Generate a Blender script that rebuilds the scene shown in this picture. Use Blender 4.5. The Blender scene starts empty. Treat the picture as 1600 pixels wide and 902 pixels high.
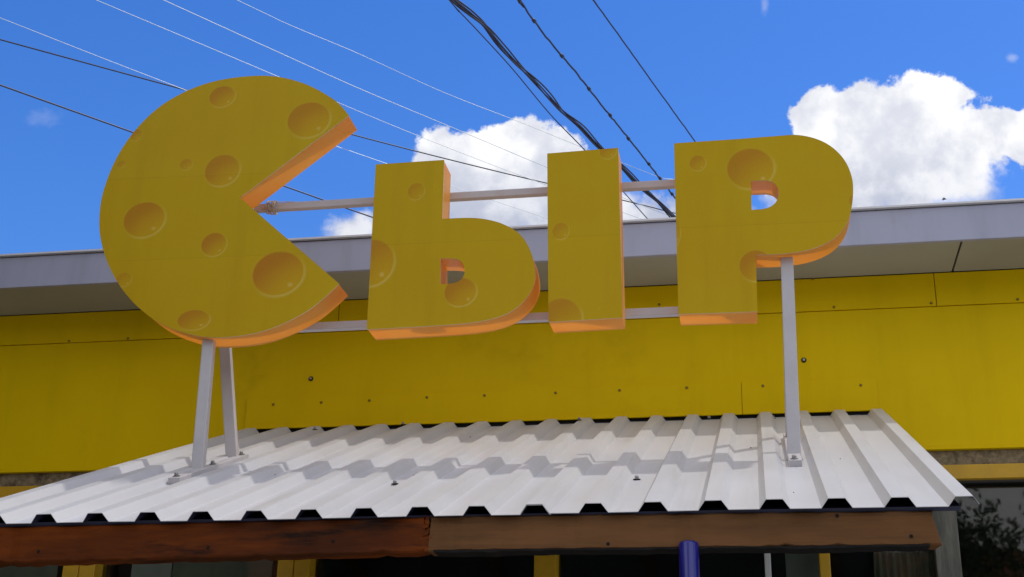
import bpy, bmesh, math, random
from mathutils import Vector, Matrix
from mathutils.geometry import tessellate_polygon
random.seed(7)
S = bpy.context.scene
COL = S.collection
R = math.radians

# ------------------------------------------------------------------ camera
PITCH, YAW, ROLL, FPX = R(21.724), R(10.716), R(1.324), 2136.4
SLOPE = R(21.75)
CAM = Vector((0, 0, 1.6))
cp, sp, cy, sy = math.cos(PITCH), math.sin(PITCH), math.cos(YAW), math.sin(YAW)
FWD = Vector((-sy*cp, cy*cp, sp))
RT = Vector((cy, sy, 0))
UPV = RT.cross(FWD)
RT, UPV = (math.cos(ROLL)*RT + math.sin(ROLL)*UPV, -math.sin(ROLL)*RT + math.cos(ROLL)*UPV)
cd = bpy.data.cameras.new('camera')
cam = bpy.data.objects.new('camera', cd)
COL.objects.link(cam)
cam.matrix_world = Matrix(((RT.x, UPV.x, -FWD.x, CAM.x), (RT.y, UPV.y, -FWD.y, CAM.y), (RT.z, UPV.z, -FWD.z, CAM.z), (0, 0, 0, 1)))
cd.sensor_width = 36
cd.lens = FPX/1600*36
cd.clip_end = 5000
cd.clip_start = 0.05
S.camera = cam

# ------------------------------------------------------------------ light and sky
S.view_settings.view_transform = 'Standard'
S.view_settings.look = 'None'
S.view_settings.gamma = 1
S.view_settings.use_curve_mapping = False
S.view_settings.exposure = -0.25
S.cycles.max_bounces = 10
S.cycles.diffuse_bounces = 6
S.cycles.transparent_max_bounces = 12
SUN_DIR = Vector((0.40, 0.23, 1.0)).normalized()
SUN_EL = math.asin(SUN_DIR.z)
SUN_AZ = math.atan2(SUN_DIR.x, SUN_DIR.y)
sl = bpy.data.lights.new('sun', 'SUN')
sl.energy = 2.0
sl.angle = R(1.1)
sl.color = (1, 0.95, 0.87)
so = bpy.data.objects.new('sun', sl)
COL.objects.link(so)
so.rotation_euler = SUN_DIR.to_track_quat('Z', 'Y').to_euler()
so.location = (3, 3, 12)

W = bpy.data.worlds.new('World')
S.world = W
W.use_nodes = True
nt = W.node_tree
nt.nodes.clear()


class NB:
    """small node-tree builder"""
    def __init__(s, t): s.t = t
    def n(s, typ, **kw):
        o = s.t.nodes.new(typ)
        for k, v in kw.items(): setattr(o, k, v)
        return o
    def put(s, sock, v):
        if isinstance(v, bpy.types.NodeSocket): s.t.links.new(v, sock)
        elif v is not None: sock.default_value = v
    def m(s, op, a, b=None, c=None, clamp=False):
        o = s.n('ShaderNodeMath', operation=op, use_clamp=clamp)
        for i, v in enumerate((a, b, c)): s.put(o.inputs[i], v)
        return o.outputs[0]
    def vm(s, op, a, b=None, out=0):
        o = s.n('ShaderNodeVectorMath', operation=op)
        s.put(o.inputs[0], a)
        if b is not None:
            s.put(o.inputs[3 if op == 'SCALE' else 1], b)
        return o.outputs['Value'] if op in ('DOT_PRODUCT', 'LENGTH') else o.outputs[0]
    def mix(s, f, a, b, blend='MIX'):
        o = s.n('ShaderNodeMix', data_type='RGBA', blend_type=blend)
        s.put(o.inputs[0], f); s.put(o.inputs[6], a); s.put(o.inputs[7], b)
        return o.outputs[2]
    def step(s, v, a, b):
        o = s.n('ShaderNodeMapRange', interpolation_type='SMOOTHSTEP')
        s.put(o.inputs[0], v); s.put(o.inputs[1], a); s.put(o.inputs[2], b)
        return o.outputs[0]
    def noise(s, vec, scale, detail=6, rough=0.55, col=False):
        o = s.n('ShaderNodeTexNoise')
        s.put(o.inputs['Vector'], vec)
        o.inputs['Scale'].default_value = scale
        o.inputs['Detail'].default_value = detail
        o.inputs['Roughness'].default_value = rough
        return o.outputs['Color' if col else 'Fac']
    def comb(s, x, y, z):
        o = s.n('ShaderNodeCombineXYZ')
        for i, v in enumerate((x, y, z)): s.put(o.inputs[i], v)
        return o.outputs[0]


def c4(c): return (c[0], c[1], c[2], 1)


w = NB(nt)
SKY_STRENGTH = 0.15
sky = w.n('ShaderNodeTexSky', sky_type='NISHITA')
sky.sun_disc = False
sky.sun_elevation = SUN_EL
sky.sun_rotation = SUN_AZ
sky.altitude = 200
sky.air_density = 1.0
sky.dust_density = 0.3
sky.ozone_density = 3.0
hs = w.n('ShaderNodeHueSaturation')
hs.inputs['Hue'].default_value = 0.514
hs.inputs['Saturation'].default_value = 1.34
hs.inputs['Value'].default_value = 1.46
nt.links.new(sky.outputs[0], hs.inputs['Color'])
d = w.n('ShaderNodeTexCoord').outputs['Generated']
# a flat chart of the sky round a fixed compass direction, in thousandths of the focal length
az0, el0 = -YAW, PITCH
F0, R0 = FWD, RT
U0 = UPV
df = w.vm('DOT_PRODUCT', d, tuple(F0))
dfc = w.m('MAXIMUM', df, 0.05)
u = w.m('DIVIDE', w.vm('DOT_PRODUCT', d, tuple(R0)), dfc)
v = w.m('DIVIDE', w.vm('DOT_PRODUCT', d, tuple(U0)), dfc)
front = w.step(df, 0.3, 0.5)
uv = w.comb(u, v, 0)
warp = w.vm('SCALE', w.vm('SUBTRACT', w.noise(uv, 22, 5, 0.6, True), (0.5, 0.5, 0.5)), 0.045)
warp2 = w.vm('SCALE', w.vm('SUBTRACT', w.noise(uv, 95, 5, 0.65, True), (0.5, 0.5, 0.5)), 0.010)
wuv = w.vm('MULTIPLY', w.vm('ADD', uv, w.vm('ADD', warp, warp2)), (1, 1, 0))
# cumulus billows: centre (chart), radii
BL = [(825, 240, 62, 62), (700, 262, 62, 66), (760, 262, 80, 60), (885, 275, 62, 66), (668, 312, 46, 60), (760, 330, 120, 90), (850, 320, 110, 90),
      (550, 368, 44, 32), (950, 330, 70, 50), (1010, 345, 60, 40), (640, 385, 110, 46),
      (1300, 195, 62, 55), (1290, 240, 50, 80), (1370, 190, 80, 62), (1450, 178, 66, 58), (1420, 250, 150, 85), (1530, 205, 90, 46), (1620, 212, 80, 46), (1340, 300, 70, 60),
      (1495, 255, 50, 34), (1720, 215, 110, 60), (1250, 330, 60, 50), (1420, 305, 60, 35), (1105, 350, 60, 35)]
fld = None
for (bx, by, rx, ry) in BL:
    c = ((bx-800)/FPX, -(by-451)/FPX, 0)
    q = w.vm('MULTIPLY', w.vm('SUBTRACT', wuv, c), (FPX/rx, FPX/ry, 0))
    e = w.m('SUBTRACT', 1, w.vm('LENGTH', q))
    fld = e if fld is None else w.m('SMOOTH_MAX', fld, e, 0.12)
fb = w.noise(uv, 40, 8, 0.57)
fine = w.noise(uv, 130, 6, 0.6)
low = w.step(v, 0.03, 0.10)                                   # cloud bases fray, tops stay crisp
fld = w.m('ADD', fld, w.m('MULTIPLY', w.m('SUBTRACT', fb, 0.40), 0.75))
dens = w.m('MULTIPLY', w.step(fld, w.m('SUBTRACT', -0.02, w.m('MULTIPLY', w.m('SUBTRACT', 1, low), 0.18)), w.m('ADD', 0.17, w.m('MULTIPLY', w.m('SUBTRACT', 1, low), 0.60))), front)
# thin wisps
for (bx, by, rx, ry, k) in [(1194, 8, 9, 20, 0.22), (1582, 92, 16, 10, 0.30), (66, 184, 44, 20, 0.10)]:
    c = ((bx-800)/FPX, -(by-451)/FPX, 0)
    q = w.vm('MULTIPLY', w.vm('SUBTRACT', wuv, c), (FPX/rx, FPX/ry, 0))
    q = w.vm('MULTIPLY', w.vm('SUBTRACT', w.vm('ADD', uv, w.vm('MULTIPLY', warp, (.25, .25, 0))), c), (FPX/rx, FPX/ry, 0))
    e = w.m('ADD', w.m('SUBTRACT', 1, w.vm('LENGTH', q)), w.m('MULTIPLY', w.m('SUBTRACT', fine, 0.55), 1.2))
    dens = w.m('MAXIMUM', dens, w.m('MULTIPLY', w.m('MULTIPLY', w.step(e, 0.0, 1.0), k), front))
# unseen cumulus in the rest of the sky, thickened for fill light
dz = w.n('ShaderNodeSeparateXYZ'); nt.links.new(d, dz.inputs[0])
rest = w.m('MULTIPLY', w.m('SUBTRACT', 1, w.step(df, 0.72, 0.86)), w.step(dz.outputs[2], 0.02, 0.2))
rest = w.m('MULTIPLY', rest, w.step(w.noise(d, 3.2, 8, 0.58), 0.40, 0.52))
body = w.step(w.noise(w.vm('ADD', uv, (-0.006, -0.012, 0.3)), 24, 6, 0.55), 0.36, 0.64)
thick = w.step(fld, 0.0, 0.9)
hgt = w.step(v, 0.045, 0.115)
shade = w.m('ADD', w.m('MULTIPLY', hgt, 0.40), w.m('MULTIPLY', body, 0.60), clamp=True)
K = 1/SKY_STRENGTH
ccol = w.mix(shade, (0.60*K, 0.65*K, 0.81*K, 1), (1.28*K, 1.28*K, 1.30*K, 1))
scol = w.mix(dens, hs.outputs[0], ccol)
scol = w.mix(rest, scol, (1.45*K, 1.43*K, 1.42*K, 1))      # unseen clouds brightened as added fill light
bg = w.n('ShaderNodeBackground')
bg.inputs['Strength'].default_value = SKY_STRENGTH
nt.links.new(scol, bg.inputs['Color'])
wo = w.n('ShaderNodeOutputWorld')
nt.links.new(bg.outputs[0], wo.inputs[0])


# ------------------------------------------------------------------ measuring helpers
def ray(x, y): return (RT*((x-800)/FPX) + UPV*(-(y-451)/FPX) + FWD)
def at(x, y, Y):
    q = ray(x, y); return CAM + q*(Y/q.y)
def at_z(x, y, z):
    q = ray(x, y); return CAM + q*((z-CAM.z)/q.z)
CN = Vector((0, -math.sin(SLOPE), math.cos(SLOPE)))     # canopy normal
CS = Vector((0, math.cos(SLOPE), math.sin(SLOPE)))      # up the canopy
CP = Vector((0, 2.590, 2.1755))                          # a point on the trough plane, front edge
def on_canopy(x, y, off=0.0):
    q = ray(x, y); return CAM + q*((CN.dot(CP-CAM)+off)/CN.dot(q))
def canopy_pt(X, Y, off=0.0):
    t = (Y-CP.y)/CS.y
    return Vector((X, 0, 0)) + Vector((0, CP.y, CP.z)) + CS*t + CN*off


# ------------------------------------------------------------------ mesh helpers
class MB:
    def __init__(s): s.v, s.f, s.mi = [], [], []
    def quad_grid(s, rows, closed=False, m=0):
        """rows: list of equal-length point lists, skinned together"""
        b = len(s.v); n = len(rows[0])
        for r in rows: s.v += [tuple(p) for p in r]
        for i in range(len(rows)-1):
            for j in range(n if closed else n-1):
                k = (j+1) % n
                s.f.append((b+i*n+j, b+i*n+k, b+(i+1)*n+k, b+(i+1)*n+j)); s.mi.append(m)
    def poly(s, pts, m=0):
        b = len(s.v); s.v += [tuple(p) for p in pts]
        s.f.append(tuple(range(b, b+len(pts)))); s.mi.append(m)
    def box(s, x0, x1, y0, y1, z0, z1, bev=0.0, m=0):
        s.obox(Vector(((x0+x1)/2, (y0+y1)/2, (z0+z1)/2)), Vector(((x1-x0)/2, 0, 0)), Vector((0, (y1-y0)/2, 0)), Vector((0, 0, (z1-z0)/2)), bev, m)
    def obox(s, c, a, b, d, bev=0.0, m=0):
        bm = bmesh.new()
        bmesh.ops.create_cube(bm, size=2)
        M = Matrix(((a.x, b.x, d.x, c.x), (a.y, b.y, d.y, c.y), (a.z, b.z, d.z, c.z), (0, 0, 0, 1)))
        bmesh.ops.transform(bm, matrix=M, verts=bm.verts)
        if bev > 0: bmesh.ops.bevel(bm, geom=list(bm.edges), offset=bev, segments=2, affect='EDGES', profile=0.6)
        s.add_bm(bm, m); bm.free()
    def add_bm(s, bm, m=0):
        b = len(s.v); bm.verts.index_update()
        s.v += [tuple(q.co) for q in bm.verts]
        for f in bm.faces: s.f.append(tuple(b+q.index for q in f.verts)); s.mi.append(m)
    def bar(s, p, q, wid, dep, side=None, bev=0.002, m=0):
        p, q = Vector(p), Vector(q); ax = q-p; L = ax.length; ax.normalize()
        side = (side or Vector((1, 0, 0))); side = (side-ax*side.dot(ax)).normalized(); o = ax.cross(side)
        s.obox((p+q)/2, side*wid/2, o*dep/2, ax*L/2, bev, m)
    def tube(s, pts, r, n=8, cap=True, m=0):
        rows = []; pts = [Vector(p) for p in pts]; up = Vector((0, 0, 1))
        for i, p in enumerate(pts):
            t = (pts[min(i+1, len(pts)-1)]-pts[max(i-1, 0)]).normalized()
            a = t.cross(up if abs(t.z) < .95 else Vector((1, 0, 0))).normalized(); b = a.cross(t)
            rr = r[i] if isinstance(r, (list, tuple)) else r
            rows.append([p+(a*math.cos(k*2*math.pi/n)+b*math.sin(k*2*math.pi/n))*rr for k in range(n)])
        s.quad_grid(rows, True, m)
        if cap: s.poly(rows[0][::-1], m); s.poly(rows[-1], m)
    def lathe(s, c, prof, n=12, ax=Vector((0, 0, 1)), m=0):
        ax = ax.normalized(); a = ax.orthogonal().normalized(); b = ax.cross(a); c = Vector(c)
        rows = [[c+ax*h+(a*math.cos(k*2*math.pi/n)+b*math.sin(k*2*math.pi/n))*max(r, 1e-5) for k in range(n)] for (r, h) in prof]
        s.quad_grid(rows, True, m)
    def build(s, name, mats, parent=None, smooth=False, loc=None):
        me = bpy.data.meshes.new(name)
        V = s.v
        if loc is not None: V = [tuple(Vector(p)-Vector(loc)) for p in V]
        me.from_pydata(V, [], s.f)
        if not isinstance(mats, (list, tuple)): mats = [mats]
        for k in mats: me.materials.append(k)
        me.polygons.foreach_set('material_index', s.mi)
        bm = bmesh.new(); bm.from_mesh(me); bmesh.ops.recalc_face_normals(bm, faces=bm.faces); bm.to_mesh(me); bm.free()
        if smooth:
            me.polygons.foreach_set('use_smooth', [True]*len(me.polygons))
            try: me.set_sharp_from_angle(angle=R(35))
            except Exception: pass
        me.update()
        o = bpy.data.objects.new(name, me)
        COL.objects.link(o)
        if loc is not None: o.location = loc
        if parent is not None:
            o.parent = parent
            o.matrix_parent_inverse = Matrix.Translation(-PLOC.get(parent.name, Vector()))
            PLOC[o.name] = Vector(loc) if loc is not None else Vector()
            if parent.type == 'MESH': o.matrix_parent_inverse = Matrix.Translation(-Vector(PLOC.get(parent.name, Vector())))
        else:
            PLOC[o.name] = Vector(loc) if loc is not None else Vector()
        return o


PLOC = {}
def thing(name, label, cat, loc, group=None):
    o = bpy.data.objects.new(name, None)
    o.empty_display_size = 0.1
    COL.objects.link(o); o.location = loc; PLOC[o.name] = Vector(loc)
    tag(o, label, cat, group)
    return o
def tag(o, label=None, cat=None, group=None, kind=None):
    if label: o['label'] = label
    if cat: o['category'] = cat
    if group: o['group'] = group
    if kind: o['kind'] = kind
    return o
def copy_part(src, shift, parent=None):
    """a copy of a part moved by shift, sharing its mesh"""
    c = src.copy(); COL.objects.link(c)
    c.location = Vector(src.location)+Vector(shift)
    if parent is not None and parent is not src.parent: c.parent = parent
    return c


# ------------------------------------------------------------------ materials
def mat(name, col, rough=0.5, var=0.12, scale=6, bump=0.0, bscale=60, metal=0.0, spec=0.5, stretch=(1, 1, 1), col2=None, dirt=None, dscale=3, dlo=.55, dhi=.75, coat=0, streak=None, sk=0.0):
    m = bpy.data.materials.new(name); m.use_nodes = True
    t = m.node_tree; b = NB(t); P = t.nodes['Principled BSDF']
    co = b.vm('MULTIPLY', b.n('ShaderNodeTexCoord').outputs['Object'], stretch)
    n1 = b.noise(co, scale, 6, 0.6)
    lo = tuple(max(0, c*(1-var)) for c in (col2 or col)); hi = tuple(min(1, c*(1+var)) for c in col)
    cc = b.mix(b.step(n1, 0.3, 0.7), c4(lo), c4(hi))
    if dirt:
        dn = b.noise(co, dscale, 8, 0.65)
        cc = b.mix(b.step(dn, dlo, dhi), cc, c4(dirt))
    if streak:
        sn = b.noise(b.vm('MULTIPLY', b.n('ShaderNodeTexCoord').outputs['Object'], streak), 1.0, 7, 0.62)
        cc = b.mix(b.m('MULTIPLY', b.step(sn, .46, .74), sk), cc, c4(tuple(c*.5 for c in col)))
    t.links.new(cc, P.inputs['Base Color'])
    rn = b.m('ADD', rough-0.06, b.m('MULTIPLY', n1, 0.12))
    t.links.new(rn, P.inputs['Roughness'])
    P.inputs['Metallic'].default_value = metal
    P.inputs['Specular IOR Level'].default_value = spec
    P.inputs['Coat Weight'].default_value = coat
    if bump:
        bp = b.n('ShaderNodeBump'); bp.inputs['Strength'].default_value = bump; bp.inputs['Distance'].default_value = 0.004
        t.links.new(b.noise(co, bscale, 5, 0.6), bp.inputs['Height'])
        t.links.new(bp.outputs[0], P.inputs['Normal'])
    return m


M_YEL = mat('yellow_sheet_metal', (0.78, 0.535, 0.002), 0.45, 0.05, 1.6, 0.22, 4, spec=.06, streak=(9, 1, .9), sk=.13, dirt=(0.55, 0.355, 0.002), dscale=2.2, dlo=.56, dhi=.85)
M_YTRIM = mat('ochre_trim_paint', (0.58, 0.33, 0.010), 0.5, 0.10, 9, 0.2, 40)
M_WHITE = mat('white_sheet_paint', (0.555, 0.555, 0.57), 0.38, 0.03, 3, 0.05, 8, dirt=(0.45, 0.445, 0.43), dscale=5, dlo=.60, dhi=.9, streak=(24, 1.3, 1.3), sk=.20)
M_UNDER = mat('navy_underside', (0.030, 0.032, 0.075), 0.6, 0.2, 10)  # dark navy of the rib hollows put into the underside colour
M_FASC = mat('white_fascia_paint', (0.405, 0.42, 0.53), 0.5, 0.03, 2.5, 0.06, 7, dirt=(0.33, 0.33, 0.38), dscale=2.5, dlo=.55, dhi=.9, streak=(14, 1, 2), sk=.22)
M_SOFF = mat('soffit_paint', (0.40, 0.40, 0.33), 0.6, 0.05, 2.5, dirt=(0.36, 0.35, 0.29), dscale=3, dlo=.5, dhi=.9)
M_TUBE = mat('white_tube_paint', (0.50, 0.475, 0.48), 0.4, 0.05, 12, 0.15, 60, dirt=(0.45, 0.38, 0.33), dscale=14, dlo=.62, dhi=.8)
M_REDWOOD = mat('stained_beam_wood', (0.19, 0.040, 0.002), 0.6, 0.4, 3.5, 0.5, 30, spec=.15, stretch=(0.5, 3, 3), col2=(0.10, 0.023, 0.003), dirt=(0.014, 0.006, 0.003), dscale=6, dlo=.52, dhi=.68, streak=(3, 60, 60), sk=.5)
M_TANWOOD = mat('tan_beam_wood', (0.172, 0.080, 0.031), 0.7, 0.20, 6, 0.5, 34, spec=.12, stretch=(0.45, 3, 3), dirt=(0.08, 0.04, 0.018), dscale=5, dlo=.54, dhi=.78, streak=(3, 70, 70), sk=.45)
M_BLUE = mat('blue_gloss_paint', (0.008, 0.010, 0.20), 0.3, 0.12, 12, 0.2, 30, coat=0.3, dirt=(0.006, 0.006, 0.10), dscale=8, dlo=.62, dhi=.75)
M_CONC = mat('grey_concrete', (0.24, 0.185, 0.11), 0.9, 0.3, 60, 0.9, 120, spec=.1, dirt=(0.08, 0.06, 0.035), dscale=26, dlo=.5, dhi=.7)
M_STEEL = mat('dull_steel', (0.32, 0.31, 0.30), 0.45, 0.2, 30, metal=0.8)
M_DARK = mat('black_rubber_and_gap_shade', (0.018, 0.016, 0.015), 0.85, 0.2, 30, spec=.1)
M_RIVET = mat('rivet_head', (0.24, 0.15, 0.015), 0.5, 0.2, 60, metal=0.2)
M_CABLE = mat('black_cable', (0.018, 0.020, 0.045), 0.5, 0.2, 20)
M_ALU = mat('bare_aluminium_wire', (0.55, 0.60, 0.62), 0.4, 0.05, 20, metal=0.25)
M_ROOM = mat('room_plaster', (0.10, 0.09, 0.08), 0.9, 0.1, 3)
M_BACKING = mat('grey_pane_backing', (0.66, 0.62, 0.55), 0.8, 0.08, 4, 0.2, 60)
M_BACKING2 = mat('olive_pane_backing', (0.36, 0.33, 0.25), 0.85, 0.1, 4, 0.2, 60)
M_MUD = mat('weathered_grey_frame', (0.13, 0.125, 0.10), .8, .35, 9, .4, 40, stretch=(4, 4, .6), dirt=(0.05, .05, .04), dscale=5, dlo=.5, dhi=.7)
M_SHADE_BLOCK = mat('shade_block_timber', (0.055, 0.030, 0.014), .8, .3, 5, .4, 30, stretch=(4, 4, .5))
M_PVC = mat('white_window_plastic', (0.62, 0.61, 0.58), 0.35, 0.04, 6)
M_ROOF = mat('white_roof_sheet', (0.74, 0.74, 0.74), 0.45, 0.04, 4)
M_GROUND = mat('pale_asphalt', (0.16, 0.155, 0.15), 0.9, 0.2, 2, 0.4, 40)
M_PAVE = mat('concrete_pavement', (0.36, 0.35, 0.33), 0.9, 0.12, 3, 0.3, 40)
M_BARK = mat('grey_bark', (0.09, 0.07, 0.05), 0.9, 0.3, 14, 0.6, 30)
M_LEAF = mat('tree_leaf', (0.06, 0.105, 0.025), 0.6, 0.3, 1.2, col2=(0.04, 0.07, 0.018))
M_STUCCO = mat('pale_stucco', (0.56, 0.54, 0.50), 0.85, 0.06, 2, 0.3, 50)
M_TWINE = mat('pale_binding_wire', (0.50, 0.42, 0.33), 0.6, 0.3, 80)


def glass(name, tint=(0.75, 0.8, 0.78)):
    m = bpy.data.materials.new(name); m.use_nodes = True
    t = m.node_tree; t.nodes.clear(); b = NB(t)
    tr = b.n('ShaderNodeBsdfTransparent'); tr.inputs[0].default_value = c4(tint)
    gl = b.n('ShaderNodeBsdfGlossy'); gl.inputs['Roughness'].default_value = 0.02
    fr = b.n('ShaderNodeFresnel'); fr.inputs['IOR'].default_value = 1.52
    co = b.n('ShaderNodeTexCoord').outputs['Object']
    bp = b.n('ShaderNodeBump'); bp.inputs['Strength'].default_value = 0.02; bp.inputs['Distance'].default_value = 0.01
    t.links.new(b.noise(co, 5, 2, .5), bp.inputs['Height']); t.links.new(bp.outputs[0], gl.inputs['Normal'])
    mx = b.n('ShaderNodeMixShader'); t.links.new(fr.outputs[0], mx.inputs[0])
    t.links.new(tr.outputs[0], mx.inputs[1]); t.links.new(gl.outputs[0], mx.inputs[2])
    o = b.n('ShaderNodeOutputMaterial'); t.links.new(mx.outputs[0], o.inputs[0])
    return m
M_GLASS = glass('window_glass')


def strip_material():
    """thin orange vinyl that lets part of the light through"""
    m = bpy.data.materials.new('orange_vinyl'); m.use_nodes = True
    t = m.node_tree; t.nodes.clear(); b = NB(t)
    co = b.n('ShaderNodeTexCoord').outputs['Object']
    n = b.noise(co, 7, 4, .5)
    col = b.mix(b.step(n, .3, .7), (0.94, 0.50, 0.10, 1), (0.96, 0.56, 0.14, 1))
    col2 = b.mix(b.step(n, .3, .7), (0.92, 0.25, 0.003, 1), (0.95, 0.30, 0.008, 1))
    df = b.n('ShaderNodeBsdfDiffuse'); t.links.new(col, df.inputs[0])
    tl = b.n('ShaderNodeBsdfTranslucent'); t.links.new(col2, tl.inputs[0])
    gl = b.n('ShaderNodeBsdfGlossy'); gl.inputs['Roughness'].default_value = .35; gl.inputs[0].default_value = (.9, .9, .9, 1)
    m1 = b.n('ShaderNodeMixShader'); m1.inputs[0].default_value = .50
    t.links.new(df.outputs[0], m1.inputs[1]); t.links.new(tl.outputs[0], m1.inputs[2])
    fr = b.n('ShaderNodeFresnel'); fr.inputs[0].default_value = 1.4
    m2 = b.n('ShaderNodeMixShader'); t.links.new(b.m('MULTIPLY', fr.outputs[0], .25), m2.inputs[0])
    t.links.new(m1.outputs[0], m2.inputs[1]); t.links.new(gl.outputs[0], m2.inputs[2])
    tp = b.n('ShaderNodeBsdfTransparent'); tp.inputs[0].default_value = (1, .62, .25, 1)
    m3 = b.n('ShaderNodeMixShader'); m3.inputs[0].default_value = .06
    t.links.new(m2.outputs[0], m3.inputs[1]); t.links.new(tp.outputs[0], m3.inputs[2])
    o = b.n('ShaderNodeOutputMaterial'); t.links.new(m3.outputs[0], o.inputs[0])
    return m
M_STRIP = strip_material()

# a node group that prints one cheese hole over a colour
HG = bpy.data.node_groups.new('printed_cheese_hole', 'ShaderNodeTree')
for nm, ty in (('Color', 'NodeSocketColor'), ('Vector', 'NodeSocketVector'), ('Center', 'NodeSocketVector'), ('Scale', 'NodeSocketVector'), ('Depth', 'NodeSocketFloat')):
    HG.interface.new_socket(nm, in_out='INPUT', socket_type=ty)
HG.interface.new_socket('Color', in_out='OUTPUT', socket_type='NodeSocketColor')
gb = NB(HG); gi = gb.n('NodeGroupInput'); go = gb.n('NodeGroupOutput')
q = gb.vm('MULTIPLY', gb.vm('SUBTRACT', gi.outputs['Vector'], gi.outputs['Center']), gi.outputs['Scale'])
q = gb.vm('MULTIPLY', q, (1, 0, 1))
rr = gb.vm('LENGTH', q)
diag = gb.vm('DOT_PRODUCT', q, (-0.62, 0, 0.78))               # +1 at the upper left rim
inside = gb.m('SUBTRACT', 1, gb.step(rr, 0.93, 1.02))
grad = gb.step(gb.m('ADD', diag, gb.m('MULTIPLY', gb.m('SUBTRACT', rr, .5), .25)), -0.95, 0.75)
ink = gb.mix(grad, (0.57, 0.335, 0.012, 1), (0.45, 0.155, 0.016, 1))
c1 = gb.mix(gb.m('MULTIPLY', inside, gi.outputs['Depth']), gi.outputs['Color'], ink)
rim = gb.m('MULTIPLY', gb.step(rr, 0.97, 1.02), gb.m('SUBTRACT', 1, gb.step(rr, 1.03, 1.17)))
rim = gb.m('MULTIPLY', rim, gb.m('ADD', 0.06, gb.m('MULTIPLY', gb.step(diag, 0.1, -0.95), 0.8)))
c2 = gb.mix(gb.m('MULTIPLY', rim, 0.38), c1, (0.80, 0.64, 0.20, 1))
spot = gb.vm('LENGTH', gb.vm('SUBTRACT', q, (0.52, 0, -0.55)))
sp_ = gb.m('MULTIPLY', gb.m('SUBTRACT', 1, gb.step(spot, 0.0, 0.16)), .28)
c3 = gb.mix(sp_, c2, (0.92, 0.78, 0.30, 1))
HG.links.new(c3, go.inputs[0])


def face_material(holes, seams=(.30, .62)):
    m = bpy.data.materials.new('printed_cheese_vinyl'); m.use_nodes = True
    t = m.node_tree; b = NB(t); P = t.nodes['Principled BSDF']
    co = b.n('ShaderNodeTexCoord').outputs['Object']
    n = b.noise(co, 2.2, 4, .5)
    col = b.mix(b.step(n, .3, .7), (0.53, 0.325, 0.006, 1), (0.55, 0.37, 0.008, 1))
    sn = b.noise(b.vm('MULTIPLY', co, (13, 1, 1.1)), 1.0, 7, .62)
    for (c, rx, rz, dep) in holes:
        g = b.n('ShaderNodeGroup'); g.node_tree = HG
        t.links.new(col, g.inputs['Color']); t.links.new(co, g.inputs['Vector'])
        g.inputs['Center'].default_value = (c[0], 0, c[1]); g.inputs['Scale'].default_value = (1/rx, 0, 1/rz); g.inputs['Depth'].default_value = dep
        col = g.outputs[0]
    col = b.mix(b.m('MULTIPLY', b.step(sn, .45, .75), .22), col, (0.37, 0.225, 0.006, 1))
    sx = b.n('ShaderNodeSeparateXYZ'); t.links.new(co, sx.inputs[0])
    for i, sz in enumerate(seams):
        wob = b.m('ADD', sx.outputs[2], b.m('MULTIPLY', sx.outputs[0], .012*(i+1)))
        ab = b.m('GREATER_THAN', wob, sz*.8)
        col = b.mix(b.m('MULTIPLY', ab, .10), col, (0.56, 0.40, 0.03, 1) if i else (0.44, 0.32, 0.008, 1))
        ln = b.m('COMPARE', wob, sz*.8, .0009)
        col = b.mix(b.m('MULTIPLY', ln, .20), col, (0.25, 0.16, 0.01, 1))
    gr = b.noise(co, 260, 3, .6)
    col = b.mix(b.m('MULTIPLY', b.step(gr, .40, .75), .10), col, (0.72, 0.56, 0.06, 1))
    sc = b.noise(b.vm('MULTIPLY', co, (40, 1, 9)), 1.0, 5, .7)
    col = b.mix(b.m('MULTIPLY', b.step(sc, .66, .76), .25), col, (0.66, 0.50, 0.10, 1))
    t.links.new(col, P.inputs['Base Color'])
    P.inputs['Roughness'].default_value = 0.42
    P.inputs['Specular IOR Level'].default_value = 0.08
    bp = b.n('ShaderNodeBump'); bp.inputs['Strength'].default_value = .12; bp.inputs['Distance'].default_value = .004
    t.links.new(b.noise(co, 9, 3, .5), bp.inputs['Height']); t.links.new(bp.outputs[0], P.inputs['Normal'])
    return m


# ------------------------------------------------------------------ ground (setting)
g = MB(); g.box(-400, 400, -400, 400, -0.5, 0.0)
tag(g.build('ground', M_GROUND), kind='structure')
g = MB(); g.box(-12, 12, -3.2, 4.25, 0.004, 0.12, 0.01)
tag(g.build('pavement', M_PAVE), kind='structure')

# ------------------------------------------------------------------ shop building
YW = 4.27
X0, X1 = -4.6, 3.6
shop = thing('shop_building', 'low yellow metal clad shop with white eaves behind the cheese sign', 'building', (-0.5, YW, 0))
ZJ, ZF = 3.317, 3.426
b = MB(); b.box(X0, X1, YW+0.03, YW+0.15, 2.64, 3.50); b.box(X0, X0+.12, YW+.15, 9.2, 0.0, 3.40); b.box(X1-.12, X1, YW+.15, 9.2, 0, 3.4); b.box(X0, X1, 9.2, 9.35, 0, 3.4); b.box(X0, X1, YW+0.03, YW+0.15, 0, 0.9)
b.build('wall_core', M_ROOM, shop)
b = MB(); b.box(X0+.12, X1-.12, YW+.16, 9.19, 2.70, 2.78); b.build('ceiling', M_ROOM, shop)
b = MB(); b.box(X0+.12, X1-.12, YW+.16, 9.19, 0.004, 0.06); b.build('floor', M_ROOM, shop)
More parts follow.
